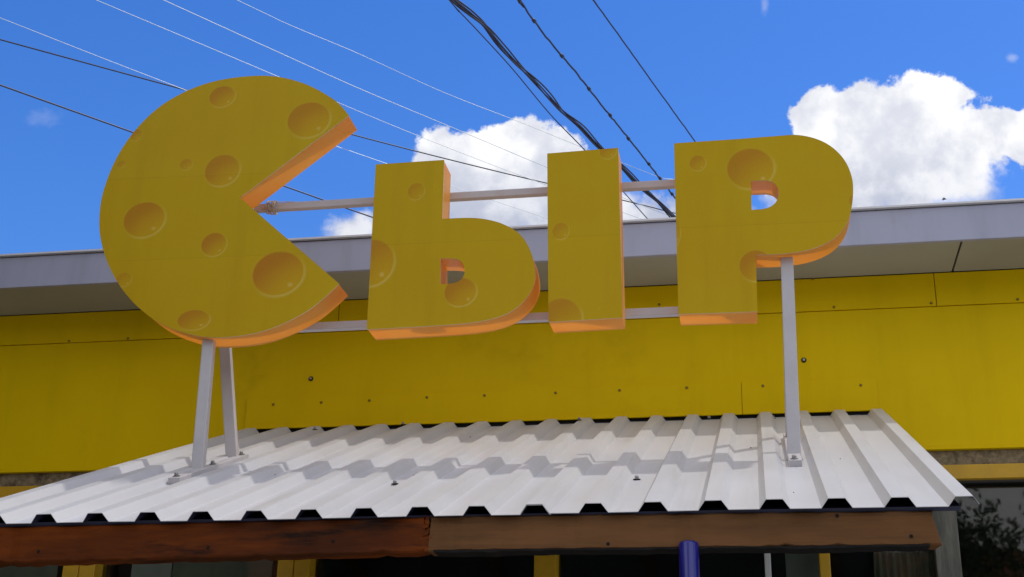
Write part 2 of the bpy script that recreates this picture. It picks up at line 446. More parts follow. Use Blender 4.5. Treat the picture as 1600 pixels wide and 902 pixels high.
# roof: low mono pitch that stays below the eave line
b = MB()
b.quad_grid([[(X0-.1, 4.0-.012, ZF+.004), (X1+.1, 4.0-.012, ZF+.004)], [(X0-.1, 9.5, ZF+.16), (X1+.1, 9.5, ZF+.16)]])
b.quad_grid([[(X0-.1, 4.0-.012, ZF+.010), (X1+.1, 4.0-.012, ZF+.010)], [(X0-.1, 9.5, ZF+.168), (X1+.1, 9.5, ZF+.168)]])
b.quad_grid([[(X0-.1, 4.0-.012, ZF+.004), (X1+.1, 4.0-.012, ZF+.004)], [(X0-.1, 4.0-.012, ZF+.010), (X1+.1, 4.0-.012, ZF+.010)]])
b.build('roof', M_ROOF, shop)
# fascia boards
for (a, c) in ((X0-.08, -2.08), (-2.078, -0.10), (-0.098, 2.10), (2.102, X1+.08)):
    b = MB(); b.box(a, c, 4.0, 4.016, ZJ-.004, ZF, 0.002); b.build('fascia_board', M_FASC, shop)
# soffit panels with dark joints
for (a, c) in ((X0-.08, -1.863), (-1.857, 0.637), (0.643, X1+.08)):
    b = MB(); b.box(a, c, 4.018, YW-.004, ZJ, ZJ+.012, 0.0015); b.build('soffit_panel', M_SOFF, shop)
b = MB(); b.box(X0-.08, X1+.08, 4.018, YW+.02, ZJ+.014, ZJ+.04); b.build('soffit_backing', M_DARK, shop)
# yellow cladding: upper strip pieces, main panels, bottom hem
za = at(800, 507, YW).z
def clad(name, a, c, z0, z1, y=YW, th=.02, bev=.0015, m=None):
    k = MB(); k.box(a, c, y, y+th, z0, z1, bev); return k.build(name, m or M_YEL, shop)
xs1 = at(1461, 452, YW).x
for (a, c) in ((X0, -3.42), (-3.418, -1.42), (-1.418, xs1-.001), (xs1+.001, 2.58), (2.582, X1)):
    clad('upper_cladding_strip', a, c, za+.0015, ZJ-.002, YW-.003, .023)
for (a, c) in ((X0, -3.0), (-2.9985, 1.60), (1.6015, X1)):
    clad('cladding_panel', a, c, 2.737, za-.001, YW, .02, .0008)
clad('cladding_hem', X0, X1, 2.728, 2.7365, YW-.006, .026, .002)
b = MB(); b.box(X0, X1, YW+.012, YW+.03, 2.682, 2.727); b.build('concrete_band', M_CONC, shop)
b = MB(); b.box(X0, X1, YW+.004, YW+.03, 2.637, 2.6815, .002); b.build('lintel_trim', M_YTRIM, shop)
# apron flashing over the canopy
xa, xb, xc = at(384, 650, YW-.005).x, at(1159, 620, YW-.005).x, at(1371, 620, YW-.005).x
zb, zt = at(870, 656.5, YW-.005).z, at(870, 607, YW-.005).z
for (a, c) in ((xa, xb-.0008), (xb+.0008, xc)):
    clad('apron_flashing', a, c, zb, zt, YW-.008, .0075, .001)
    k = MB(); k.box(a, c, YW-.016, YW-.0082, zb-.003, zb+.004, .0015); k.build('apron_drip_edge', M_YEL, shop)
# rivets and two screws with washers
k = MB(); k.lathe(at(427, 632, YW-.009), [(.0048, 0), (.0045, .0014), (.0030, .0026), (0, .0030)], 10, Vector((0, -1, 0)))
riv = k.build('rivet', M_RIVET, shop, True, loc=at(427, 632, YW-.009))
base = Vector(riv.location)
for (x, y) in ((502, 629), (577, 626), (667, 621), (757, 618), (868, 614), (968, 610), (1073, 606), (1192, 603), (1345, 602)):
    copy_part(riv, at(x, y, YW-.009)-base)
for (x, y) in ((108, 533), (200, 529), (1270, 436), (1303, 480), (1455, 474), (1590, 468), (520, 505), (1030, 476)):
    copy_part(riv, at(x, y, YW-.0035)-base)
def wall_screw(x, y, parent=None):
    p = at(x, y, YW-.0005)
    k = MB(); k.lathe(p, [(.0001, 0.0005), (.0085, .0005), (.0085, .002), (.004, .003)], 14, Vector((0, -1, 0)))
    o = k.build('washer', M_DARK, shop, True)
    k = MB(); k.lathe(p+Vector((0, -.002, 0)), [(.0052, 0), (.0052, .004), (.0038, .0056), (0, .0056)], 6, Vector((0, -1, 0)))
    k.build('screw_head', M_STEEL, o)
wall_screw(486, 592); wall_screw(1256, 563)
# windows: posts, frames, panes, backing panels
ZW0, ZW1 = 0.9, 2.637
def wx(px, py=888, Y=YW+.03): return at(px, py, Y).x
YG = YW+.07
def post(pa, pb, m, name, y0=YW+.012, y1=YW+.10, split=True):
    k = MB(); a, c = wx(pa, 888, y0), wx(pb, 888, y0)
    if split:
        mid = (a+c)/2
        k.box(a, mid-.0015, y0, y1, ZW0, ZW1-.001, .003); k.box(mid+.0015, c, y0, y1, ZW0, ZW1-.001, .003); k.box(mid-.003, mid+.003, y0+.008, y1, ZW0, ZW1-.001)
    else: k.box(a, c, y0, y1, ZW0, ZW1-.001, .003)
    return k.build(name, m, shop)
post(98, 148, M_YTRIM, 'window_post'); post(433, 484, M_YTRIM, 'window_post'); post(834, 869, M_YTRIM, 'window_post', split=False)
post(1281, 1298, M_YTRIM, 'window_post', split=False); post(1195, 1205, M_PVC, 'window_frame', split=False)
post(1464, 1503, M_MUD, 'window_frame', YW+.03, split=False)
edges = [(X0+.12, wx(98)-.001), (wx(148)+.001, wx(433)-.001), (wx(484)+.001, wx(834)-.001), (wx(869)+.001, wx(1195)-.001), (wx(1205)+.001, wx(1281)-.001), (wx(1298)+.001, wx(1464)-.001), (wx(1503)+.001, X1-.12)]
for (a, c) in edges:
    k = MB(); k.box(a, c, YG, YG+.005, ZW0, ZW1-.001); k.build('window_pane', M_GLASS, shop)
def backing(pa, pb, m, Y=YW+.16, pleats=0, z0=ZW0, ztop=2.60):
    a, c = at(pa, 888, Y).x, at(pb, 888, Y).x
    k = MB(); n = max(2, pleats*8)
    row = [(a+(c-a)*i/n, Y+(.012*math.sin(i/8*2*math.pi)+.006*math.sin(i*.41) if pleats else 0)) for i in range(n+1)]
    k.quad_grid([[(x, y, z0) for x, y in row], [(x, y, ztop) for x, y in row]])
    k.quad_grid([[(x, y+.003, z0) for x, y in row], [(x, y+.003, ztop) for x, y in row]])
    return k.build('curtain' if pleats else 'pane_backing', m, shop, True)
backing(-600, 90, M_BACKING2); backing(206, 268, M_BACKING); backing(270, 425, M_BACKING2); backing(1228, 1280, M_BACKING)  # second and third panels stand in for sunlit reflections in the panes
backing(1366, 1464, M_BACKING2, pleats=9)

# ------------------------------------------------------------------ added unseen timber block left of the frame, dims the left wall
shade_block = thing('added_shade_block', 'added dark timber block out of view, shading the left end of the yellow shop', 'building', (-4.6, 2.3, 0))
k = MB(); k.box(-6.4, -3.30, 0.2, YW-.02, 0.12, 4.70, .01); k.build('wall', M_SHADE_BLOCK, shade_block)
for i in range(16):
    y = .3+i*.25
    k = MB(); k.box(-3.299, -3.272, y, y+.035, .13, 4.66, .003); k.build('shade_block_batten', M_SHADE_BLOCK, shade_block)
k = MB(); k.quad_grid([[(-6.6, 0, 4.72), (-3.24, 0, 4.72)], [(-6.6, YW+.2, 4.80), (-3.24, YW+.2, 4.80)]]); k.quad_grid([[(-6.6, 0, 4.75), (-3.24, 0, 4.75)], [(-6.6, YW+.2, 4.83), (-3.24, YW+.2, 4.83)]]); k.build('roof', M_SHADE_BLOCK, shade_block)
# ------------------------------------------------------------------ canopy
PIT = 0.1143
RIB0 = -1.463-PIT*2
XL, XR = -1.709, 0.392
FRONT, BACK = 2.588, 4.252
canopy = thing('canopy', 'white ribbed metal canopy roof over the shop front on a wooden beam', 'canopy', (-0.65, 2.62, 0))
HR = 0.0182
def rib_profile(xa, xb, lift=0.0):
    """points (x, height) of the trapezoid profile between xa and xb"""
    pts = []
    i = math.floor((xa-RIB0)/PIT)-1
    raw = []
    for k in range(i, i+40):
        c = RIB0+k*PIT
        raw += [(c-.0285, 0), (c-.0155, HR), (c+.0155, HR), (c+.0285, 0)]
    def h(x):
        for (p, q) in zip(raw, raw[1:]):
            if p[0] <= x <= q[0]: return p[1]+(q[1]-p[1])*(x-p[0])/(q[0]-p[0])
        return 0
    pts = [(xa, h(xa))]+[r for r in raw if xa < r[0] < xb]+[(xb, h(xb))]
    return [(x, z+lift) for x, z in pts]
def sheet(xa, xb, lift, wob):
    prof = rib_profile(xa, xb, lift)
    k = MB(); th = 0.0012
    n = 10
    ys = [FRONT+(BACK-FRONT)*i/n for i in range(n+1)]
    rnd = random.Random(wob)
    jig = [rnd.uniform(-.0012, .0012) for _ in prof]
    top = [[canopy_pt(x, y+(jig[j] if i == 0 else 0), z+th+.0006*math.sin(3*y+x*9)) for j, (x, z) in enumerate(prof)] for i, y in enumerate(ys)]
    bot = [[canopy_pt(x, y+(jig[j] if i == 0 else 0), z+.0006*math.sin(3*y+x*9)) for j, (x, z) in enumerate(prof)] for i, y in enumerate(ys)]
    k.quad_grid(top, m=0); k.quad_grid(bot, m=1)
    k.quad_grid([top[0], bot[0]], m=0); k.quad_grid([top[-1], bot[-1]], m=0)
    k.quad_grid([[r[0] for r in top], [r[0] for r in bot]], m=0); k.quad_grid([[r[-1] for r in top], [r[-1] for r in bot]], m=0)
    me = k
    return me.build('roof_sheet', [M_WHITE, M_UNDER], canopy)
RJ = RIB0+11*PIT
sheet(XL, RJ+.031, 0.0, 1)
sheet(RJ-.029, XR, 0.0018, 2)
# roof screws: washer, head
def roof_screw(p, parent=canopy, s=1.0):
    k = MB(); k.lathe(p, [(.0001, .0004), (.0085*s, .0004), (.0085*s, .0018), (.005*s, .0028)], 14, CN)
    o = k.build('washer', M_DARK, parent, True)
    k = MB(); k.lathe(p+CN*.0022, [(.0048*s, 0), (.0048*s, .006*s), (.0034*s, .0075*s), (0, .0075*s)], 6, CN)
    k.build('screw_head', M_STEEL, o)
for (x, y) in ((617, 757), (995, 750), (1208, 654.5), (1322, 651)):
    roof_screw(on_canopy(x, y, .0032))
for (x, y) in ((492, 672), (1108, 655), (630, 664), (905, 657)):
    roof_screw(on_canopy(x, y, HR+.0032))
k = MB(); c0, c1 = canopy_pt((XL+XR)/2, FRONT+.022, -.006), canopy_pt((XL+XR)/2, BACK-.004, -.006)
k.obox((c0+c1)/2, Vector(((XR-XL)/2-.03, 0, 0)), (c1-c0)/2, CN*.0045); k.build('rib_gap_blocker', M_UNDER, canopy)  # added board closing off the rib hollows so they stay dark
k = MB(); k.box(xa, xc, YW-.007, YW-.001, zb-.06, zb-.0005); k.build('gap_shade_strip', M_DARK, canopy)  # black strip put in for the deep shade under the apron
# bits of twig and grit lying on the sheet
rnd = random.Random(12)
for (x, y, ln) in ((1313, 717, .014), (1011, 698, .004), (1070, 706, .004), (1173, 700, .006), (647, 743, .005), (643, 771, .009), (735, 683, .005), (530, 716, .006), (430, 742, .004), (866, 703, .004), (1240, 770, .004), (930, 775, .005), (300, 790, .005)):
    p = on_canopy(x, y, .0035); a = rnd.uniform(0, 3.14)
    dd = Vector((math.cos(a), 0, 0))+CS*math.sin(a)*.5
    k = MB(); k.tube([p-dd*ln*.5, p+CN*.0006, p+dd*ln*.5], [.0006, .0013, .0005], 5); k.build('debris_fleck', M_BARK, canopy)
# rafters and battens under the sheet
for X in (-1.55, -1.0, -0.42, 0.24):
    k = MB(); p0, p1 = canopy_pt(X, FRONT+.09, -.043), canopy_pt(X, BACK-.01, -.043)
    k.bar(p0, p1, .04, .06); k.build('rafter', M_REDWOOD, canopy)
# front beam in two pieces, butted with a torn joint
def beam(xa, xb, z0f, z1f, m, name, label, seed, tear_l=0, tear_r=0, y0=2.606, y1=2.656):
    rnd = random.Random(seed); k = MB(); n = 60; rows = [[], [], [], []]
    loops = []
    for i in range(n+1):
        t = i/n; x = xa+(xb-xa)*t
        jt, jb = rnd.uniform(-.0007, .0007), rnd.uniform(-.0012, .0012)
        z1 = z1f(x)+jt; z0 = z0f(x)+jb
        if rnd.random() < .12: z0 += rnd.uniform(.001, .004)
        c = .003; f = rnd.uniform(-.0008, .0008)
        loops.append([Vector((x, y0+f, z0+c)), Vector((x, y0+f, z1-c)), Vector((x, y0+c+f, z1)), Vector((x, y1, z1)), Vector((x, y1, z0)), Vector((x, y0+c+f, z0))])
    def tear(lp, amt, sg):
        for j, dxx in enumerate((.9, -.3, .2, .1, .3, 1.2)): lp[j].x += sg*amt*dxx
    if tear_r: tear(loops[-1], tear_r, 1)
    if tear_l: tear(loops[0], tear_l, -1)
    k.quad_grid(loops, True); k.poly(loops[0]); k.poly(loops[-1])
    o = k.build(name, m, canopy); o['label'] = label; return o
YB = 2.606
pl0, pl1 = at(0, 824, YB), at(664, 808, YB); ql0, ql1 = at(0, 880, YB), at(664, 862, YB)
pr0, pr1 = at(672, 807, YB), at(1457, 798, YB); qr0, qr1 = at(672, 861, YB), at(1457, 852, YB)
def lin(p, q): return lambda x: p.z+(q.z-p.z)*(x-p.x)/(q.x-p.x)
TOPZ = CP.z+math.tan(SLOPE)*(YB-CP.y)-.002
beam(-1.95, pl1.x, lin(ql0, ql1), lambda x: min(lin(pl0, pl1)(x), TOPZ), M_REDWOOD, 'beam', 'dark reddish brown stained piece of the front beam', 3, tear_r=.006)
beam(pr0.x+.002, pr1.x, lin(qr0, qr1), lambda x: min(lin(pr0, pr1)(x), TOPZ), M_TANWOOD, 'beam', 'pale brown bare piece of the front beam with a ragged end', 4, tear_l=.004, tear_r=.010)
# splintered bits and filler between the two pieces
k = MB(); rnd = random.Random(9)
for i in range(9):
    z = qr0.z+(pr0.z-qr0.z)*(i+.5)/9
    k.obox(Vector(((pl1.x+pr0.x)/2+rnd.uniform(-.004, .006), YB+.004+rnd.uniform(-.004, .004), z)), Vector((rnd.uniform(.003, .008), 0, .001)), Vector((0, .004, 0)), Vector((rnd.uniform(-.002, .002), 0, .0042)), .0006)
k.build('splintered_joint', M_REDWOOD, canopy)
# sagging dark strip under the pale beam piece, and the nail heads
k = MB(); rows = []
for i in range(50):
    t = i/49; x = pr0.x+.01+(pr1.x-.02-pr0.x)*t; z = lin(qr0, qr1)(x)
    dpt = .0008+.0022*max(0, math.sin(i*.37+math.sin(i*.9)))+rnd.uniform(0, .0016)
    rows.append([Vector((x, YB-.001, z+.0015)), Vector((x, YB-.001, z-dpt)), Vector((x, YB+.05, z-dpt)), Vector((x, YB+.05, z+.001))])
k.quad_grid(rows, True); k.poly(rows[0]); k.poly(rows[-1]); k.build('torn_felt_strip', M_DARK, canopy)
k = MB(); k.lathe(at(1308, 806, YB-.001), [(.0035, 0), (.003, .0012), (0, .0016)], 8, Vector((0, -1, 0)))
nl = k.build('nail_head', M_DARK, canopy, True, loc=at(1308, 806, YB-.001)); nb = Vector(nl.location)
for (x, y) in ((520, 846), (325, 856), (950, 850), (1424, 838), (60, 862)): copy_part(nl, at(x, y, YB-.001)-nb)
# blue post
pb = at(1076, 846, 2.604); rp = .0190
k = MB(); k.lathe((pb.x, 2.604, .12), [(rp+.03, 0), (rp+.03, .006), (rp, .0062), (rp, pb.z-.126), (rp-.002, pb.z-.1225), (rp-.006, pb.z-.1205), (0, pb.z-.120)], 28)
o = k.build('post', M_BLUE, canopy, True); o['label'] = 'glossy royal blue round steel post under the beam'
k = MB(); k.lathe((-1.60, 2.63, .12), [(rp, 0), (rp, lin(ql0, ql1)(-1.60)-.122)], 24); k.build('post', M_BLUE, canopy, True)

# ------------------------------------------------------------------ sign frame
YT = 3.403
frame = thing('letter_stand', 'white welded steel stand holding the yellow letters above the canopy', 'stand', (-0.7, 3.42, 2.5))
zu = at(440, 322, YT-.009).z; zl = at(1000, 488, YT-.009).z
k = MB(); k.box(-1.408, 0.10, YT-.010, YT+.010, zu-.0105, zu+.0105, .002); k.build('upper_rail', M_TUBE, frame)
k = MB(); k.box(-1.46, -0.02, YT-.010, YT+.010, zl-.0105, zl+.0115, .002); k.build('lower_rail', M_TUBE, frame)
FOOT = .002
def leg(foot_px, mid_px, Yf, Ym, ztop, wid=.032):
    f, m_ = at(foot_px[0], foot_px[1], Yf), at(mid_px[0], mid_px[1], Ym)
    dr = m_-f; top = f+dr*((ztop-f.z)/dr.z)
    k = MB(); k.bar(f-Vector((0, 0, .012)), top, wid, .022, bev=.0025); o = k.build('leg', M_TUBE, frame)
    k = MB(); q_ = [f+Vector((sx_*(wid/2+.001), 0, -.006))+CS*(sy_*.013) for sx_, sy_ in ((-1, -1), (-.4, -1), (.3, -1), (1, -1), (1, 0), (1, 1), (-1, 1), (-1, 0), (-1, -1))]
    k.tube(q_, [.0034, .0046, .0036, .0048, .0034, .004, .0036, .0046, .0034], 6); k.build('weld_bead', M_TUBE, o, True)
    return o, f, top
RL0, RL1 = on_canopy(283, 749, .013), on_canopy(399, 712, .013)
_, f1, t1 = leg((309, 742), (326, 546), 3.262, 3.327, zu-.02)
_, f2, t2 = leg((364, 713), (353, 546), RL1.y-.04, 3.53, zu-.02)
_, f3, t3 = leg((1241, 714), (1230, 422), 3.262, 3.335, zu-.02)
print('rails', RL0, RL1, f1, t1, f2, t2, f3, t3, 'yR', on_canopy(1243, 722, .013))
k = MB(); f4 = canopy_pt(.085, 3.62, FOOT+.022); k.bar(f4-Vector((0, 0, .012)), Vector((.100, 3.425, zu-.02)), .030, .022, bev=.0025); k.build('leg', M_TUBE, frame)
def foot_rail(X, ya, yb, boltpos):
    k = MB(); k.bar(canopy_pt(X, ya, FOOT+.008), canopy_pt(X, yb, FOOT+.008), .030, .016, bev=.0015)
    o = k.build('foot_rail', M_TUBE, frame)
    for y in boltpos:
        p = canopy_pt(X-.002, y, FOOT+.0162)
        k = MB(); k.lathe(p, [(.0001, .0002), (.009, .0002), (.009, .002), (.0055, .002)], 14, CN); k.lathe(p+CN*.002, [(.0055, 0), (.0055, .006), (.004, .0075), (0, .0075)], 6, CN)
        k.build('bolt', M_STEEL, o)
foot_rail(-1.419, RL0.y, RL1.y, (RL0.y+.02, RL0.y+.235, RL1.y-.012))
foot_rail(.080, on_canopy(1243, 722, .013).y, 3.70, (on_canopy(1243, 722, .013).y+.018, 3.60))
# binding wire round the upper rail by the mouth of the first letter
k = MB(); xw = at(425, 322, YT).x; rnd = random.Random(5); pts = []
for i in range(90):
    a = i*2*math.pi/12; x = xw+.013*math.sin(i*.23)+rnd.uniform(-.0025, .0025); r_ = .0172+rnd.uniform(-.001, .0035)
    pts.append((x, YT+r_*math.cos(a), zu+r_*math.sin(a)))
pts += [(xw+.010, YT-.018, zu-.012), (xw+.022, YT-.022, zu-.020), (xw+.026, YT-.02, zu-.006)]
k.tube(pts, .0017, 5)
k.tube([(xw-.012, YT-.016, zu), (xw-.022, YT-.02, zu-.012), (xw-.018, YT-.022, zu-.024)], .0014, 5)
k.tube([(xw+.01, YT-.012, zu+.012), (xw+.05, YT-.008, zu+.013), (xw+.085, YT, zu+.0125), (xw+.17, YT, zu+.0122)], .0012, 5)
o = k.build('binding_wire', M_TWINE, None, True, loc=(xw, YT, zu))
tag(o, 'pale wire wound round the upper rail at the mouth of the cheese wheel letter', 'wire')

# ------------------------------------------------------------------ letters
YL, DEP = 3.300, 0.090
def L(px, py): p = at(px, py, YL); return (p.x, p.z)
def spline(pts, n=8):
    out = []
    for i in range(len(pts)-1):
        p0, p1, p2, p3 = pts[max(i-1, 0)], pts[i], pts[i+1], pts[min(i+2, len(pts)-1)]
        for j in range(n):
            t = j/n
            out.append(tuple(.5*((2*p1[a])+(-p0[a]+p2[a])*t+(2*p0[a]-5*p1[a]+4*p2[a]-p3[a])*t*t+(-p0[a]+3*p1[a]-3*p2[a]+p3[a])*t**3) for a in (0, 1)))
    out.append(pts[-1]); return out
def inset(poly, dd):
    n = len(poly); A = sum(poly[i][0]*poly[(i+1) % n][1]-poly[(i+1) % n][0]*poly[i][1] for i in range(n)); sg = 1 if A > 0 else -1
    out = []
    for i in range(n):
        a, bq, c = Vector(poly[i-1]), Vector(poly[i]), Vector(poly[(i+1) % n])
        e1, e2 = (bq-a).normalized(), (c-bq).normalized()
        n1, n2 = Vector((-e1.y, e1.x))*sg, Vector((-e2.y, e2.x))*sg
        nn = (n1+n2); ln = nn.length
        nn = n1 if ln < 1e-6 else nn/ln
        k_ = dd/max(.4, nn.dot(n1)); q_ = bq+nn*k_
        out.append((q_.x, q_.y))
    return out
def letter(name, label, outer, hole, holes):
    cx = sum(p[0] for p in outer)/len(outer); zb_ = min(p[1] for p in outer)
    org = Vector((cx, YL, zb_))
    t = thing(name, label, 'sign letter', org, 'cheese letters of the shop sign')
    loops = [outer]+([hole] if hole else [])
    flat = [p for lp in loops for p in lp]
    tris = tessellate_polygon([[Vector((p[0], p[1], 0)) for p in lp] for lp in loops])
    k = MB(); th = .0035; n = len(flat)
    k.v = [(p[0], YL, p[1]) for p in flat]+[(p[0], YL+th, p[1]) for p in flat]
    for tr in tris: k.f.append(tuple(tr)); k.f.append(tuple(n+i for i in tr[::-1])); k.mi += [0, 1]
    s0 = 0
    for lp in loops:
        m_ = len(lp)
        for i in range(m_):
            j = (i+1) % m_; k.f.append((s0+i, s0+j, n+s0+j, n+s0+i)); k.mi.append(1)
        s0 += m_
    hl = [((c[0]-org.x, c[1]-org.z), rx, rz, dp) for (c, rx, rz, dp) in holes]
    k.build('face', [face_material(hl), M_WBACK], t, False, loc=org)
    for idx, lp in enumerate(loops):
        o1 = inset(lp, .0012 if idx == 0 else -.0012); o2 = inset(lp, .010 if idx == 0 else -.010)
        k = MB(); nn = len(lp)
        rows = [[(p[0], y, p[1]) for p in o1] for y in (YL+th+.0003, YL+DEP*.5, YL+DEP)]
        k.quad_grid([r+[r[0]] for r in rows])
        k.build('side_strip' if idx == 0 else 'counter_strip', M_STRIP, t, True)
    return t
M_WBACK = mat('board_back', (0.60, 0.50, 0.30), 0.7, .05, 5)
MPP = (at(900, 400, YL)-at(800, 400, YL)).length/100
def H(x, y, rx, ry, dep=.85):
    c = L(x, y); e = L(x+rx, y); f_ = L(x, y-ry)
    return (c, abs(e[0]-c[0]), abs(f_[1]-c[1]), dep)

# С : the cheese wheel
up = [(543, 182), (520, 157), (470, 131), (410, 120), (330, 128), (262, 155), (215, 195), (181, 245), (160, 300), (155, 345), (161, 385), (180, 428), (207, 466), (243, 498), (285, 518), (330, 527), (385, 524), (435, 511), (488, 484), (533, 446)]
cpts = [L(*p) for p in up]
# clean arc: least squares circle through the traced rim
import numpy as np
A_ = np.array([[2*p[0], 2*p[1], 1] for p in cpts]); bb = np.array([p[0]**2+p[1]**2 for p in cpts])
sol = np.linalg.lstsq(A_, bb, rcond=None)[0]; ccx, ccz = sol[0], sol[1]; crad = math.sqrt(sol[2]+ccx**2+ccz**2)
print('C circle', ccx, ccz, crad, [round(math.hypot(p[0]-ccx, p[1]-ccz)/crad, 3) for p in cpts])
arc = []
for p in cpts:
    a = math.atan2(p[1]-ccz, p[0]-ccx); r_ = math.hypot(p[0]-ccx, p[1]-ccz); r_ = crad+(r_-crad)*.6
    arc.append((ccx+r_*math.cos(a), ccz+r_*math.sin(a)))
arc = spline(arc, 6)
outC = arc+[L(375, 309)]
letter('sign_letter', 'big round cheese wheel letter С with a wedge cut out on its right', outC, None,
       [H(347, 151, 20, 16), H(482, 187, 33, 27), H(347, 266, 27, 24), H(291, 257, 10, 8.5, .6), H(225, 343, 32, 27), H(334, 382, 19.5, 18), H(434, 427, 40, 34), H(302, 500, 25, 15.5, .7), H(193, 437, 12, 11, .4), H(213, 211, 9, 9, .7), H(190, 257, 6.5, 5.5, .6)])
# Ь
outB = [L(587, 257), L(694, 250), L(691, 342)]+spline([L(*p) for p in ((692, 342), (735, 340.5), (765, 344), (790, 352), (812, 366), (826, 386), (834, 410), (836, 436), (829, 456), (816, 473), (798, 487), (772, 497.5), (735, 504.5), (690, 508.5))], 6)+[L(573, 515)]
hB = [L(688, 404), L(700, 404)]+spline([L(*p) for p in ((701, 404), (715, 405.5), (723, 412), (726, 423), (723, 434), (714, 441), (702, 443.5))], 4)+[L(688, 444)]
letter('sign_letter', 'cheese letter Ь with a rounded bowl and small hole low down, second from left', outB, hB,
       [H(650, 299, 13, 13, .5), H(579, 410, 36, 36, .7), H(719, 456, 25, 22, .7)])
# I
outI = [L(855, 240), L(966, 231), L(972.5, 496.5), L(857, 503.5)]
letter('sign_letter', 'plain upright bar of the letter Ы, straight cheese stroke without any bowl', outI, None,
       [H(876, 361, 13, 13, .5), H(950, 237, 13, 11, .55), H(876, 500, 33, 34, .6)])
# Р
outP = [L(1053, 224)]+spline([L(*p) for p in ((1150, 217.5), (1215, 212.5), (1245, 211), (1275, 217), (1300, 230), (1320, 251), (1331, 277), (1333, 303), (1329, 332), (1318, 357), (1298, 376), (1268, 389), (1230, 396), (1181, 398.5))], 6)+[L(1183.5, 487), L(1060, 491)]
hP = [L(1173.5, 283), L(1195, 282)]+spline([L(*p) for p in ((1196, 282), (1207, 284.5), (1214, 291.5), (1216.5, 302), (1213, 315), (1203, 323.5), (1190, 327))], 4)+[L(1174.5, 328)]
letter('sign_letter', 'cheese letter Р with its bowl at the top right, last of the row', outP, hP,
       [H(1090, 255, 12.5, 12, .6), H(1172, 263, 37, 31, .75), H(1053, 362, 10, 22, .35), H(1334, 314, 8, 9, .5), H(1181, 415, 26, 24, .7)])

# ------------------------------------------------------------------ overhead wires (z ~ 7 m, heading for a pole behind the shop)
def wire(name, label, px, z, r, m, rough=0.0, bumps=False):
    P = [at_z(x, y, z) for x, y in px]
    d0 = (P[0]-P[1]).normalized(); d1 = (P[-1]-P[-2]).normalized()
    P = [P[0]+d0*3.0]+P+[P[-1]+d1*2.5-Vector((0, 0, .5))]
    n = 10
    pts = []
    for i in range(len(P)-1):
        p0, p1, p2, p3 = P[max(i-1, 0)], P[i], P[i+1], P[min(i+2, len(P)-1)]
        for j in range(n):
            t = j/n; pts.append(.5*((2*p1)+(-p0+p2)*t+(2*p0-5*p1+4*p2-p3)*t*t+(-p0+3*p1-3*p2+p3)*t**3))
    pts.append(P[-1])
    if rough:
        rnd = random.Random(len(pts)); pts = [p+Vector((rnd.uniform(-1, 1), rnd.uniform(-1, 1), rnd.uniform(-1, 1)))*rough for p in pts]
    k = MB(); k.tube(pts, r, 6)
    if bumps:
        rnd = random.Random(3)
        for i in range(8, len(pts)-8, 9):
            p = pts[i]; dd = (pts[i+1]-pts[i-1]).normalized(); k.tube([p-dd*.03, p-dd*.012, p+dd*.012, p+dd*.03], [r*.9, r*2.0, r*2.0, r*.9], 6)
    o = k.build(name, m, None, True, loc=pts[len(pts)//2])
    return tag(o, label, 'wire', 'overhead wires crossing the sky')
wire('overhead_wire', 'thin pale wire from the left edge that meets a dark one beside the cheese wheel', ((0, 28), (150, 87), (295, 143), (430, 195), (590, 251), (720, 296), (853, 341), (1020, 396)), 7.0, .0022, M_ALU)
wire('overhead_wire', 'dark wire entering at the left edge below the pale ones, upper of two dark wires', ((0, 62), (250, 130), (560, 213), (720, 254), (853, 286), (973, 313), (1045, 331), (1150, 360)), 7.15, .0056, M_CABLE)
wire('overhead_wire', 'lowest dark wire from the left edge, passing behind the middle of the cheese wheel', ((0, 133), (205, 206), (450, 293), (583, 340), (720, 385)), 6.9, .0066, M_CABLE)
wire('overhead_wire', 'thin pale wire ending behind the top rim of the cheese wheel', ((150, 0), (430, 118), (560, 174), (680, 223), (815, 275), (973, 332), (1018, 348), (1100, 378)), 7.05, .0022, M_ALU)
wire('overhead_wire', 'thin pale wire passing just above the upper tip of the cheese wheel mouth', ((255, 0), (400, 66), (560, 138), (720, 205), (853, 261), (973, 309), (1040, 335), (1120, 365)), 7.1, .0025, M_ALU)
wire('overhead_wire', 'rightmost thin pale wire, reaching the top of the plain letter bar', ((370, 0), (450, 38), (560, 84), (692, 144), (815, 192), (911, 231), (973, 255), (1030, 277), (1110, 305)), 7.2, .0020, M_ALU)
wire('overhead_wire', 'thin dark wire running close along the left of the thick bundle', ((690, -14), (712, 12), (748, 50), (800, 107), (860, 179), (912, 233), (975, 301), (1018, 349), (1070, 405)), 7.0, .0048, M_CABLE)
bund = thing('cable_bundle', 'thick dark bundle of sagging twisted cables dropping behind the plain letter bar', 'cable', at_z(860, 152, 6.8))
cen = [(700, -12), (712, 2), (736, 22), (760, 43), (783, 72), (808, 100), (835, 126), (859, 152), (880, 176), (907, 198), (936, 229), (973, 262), (999, 289), (1027, 314), (1053, 341), (1090, 376)]
CB = [at_z(x, y, 6.8) for x, y in cen]
for sIx in range(5):
    pts = []
    rnd = random.Random(40+sIx); ph = sIx*2*math.pi/5
    for i in range(len(CB)-1):
        p0, p1, p2, p3 = CB[max(i-1, 0)], CB[i], CB[i+1], CB[min(i+2, len(CB)-1)]
        for j in range(8):
            t = j/8; s_ = i+t
            p = .5*((2*p1)+(-p0+p2)*t+(2*p0-5*p1+4*p2-p3)*t*t+(-p0+3*p1-3*p2+p3)*t**3)
            am = .007+.019*math.sin(s_*.8+sIx*1.9)**2
            pts.append(p+Vector((math.cos(ph+s_*.45), math.sin(ph+s_*.45)*.6, math.sin(ph+s_*.45)*.9))*am)
    k = MB(); k.tube(pts, .0062, 6); k.build('cable', M_CABLE, bund, True)
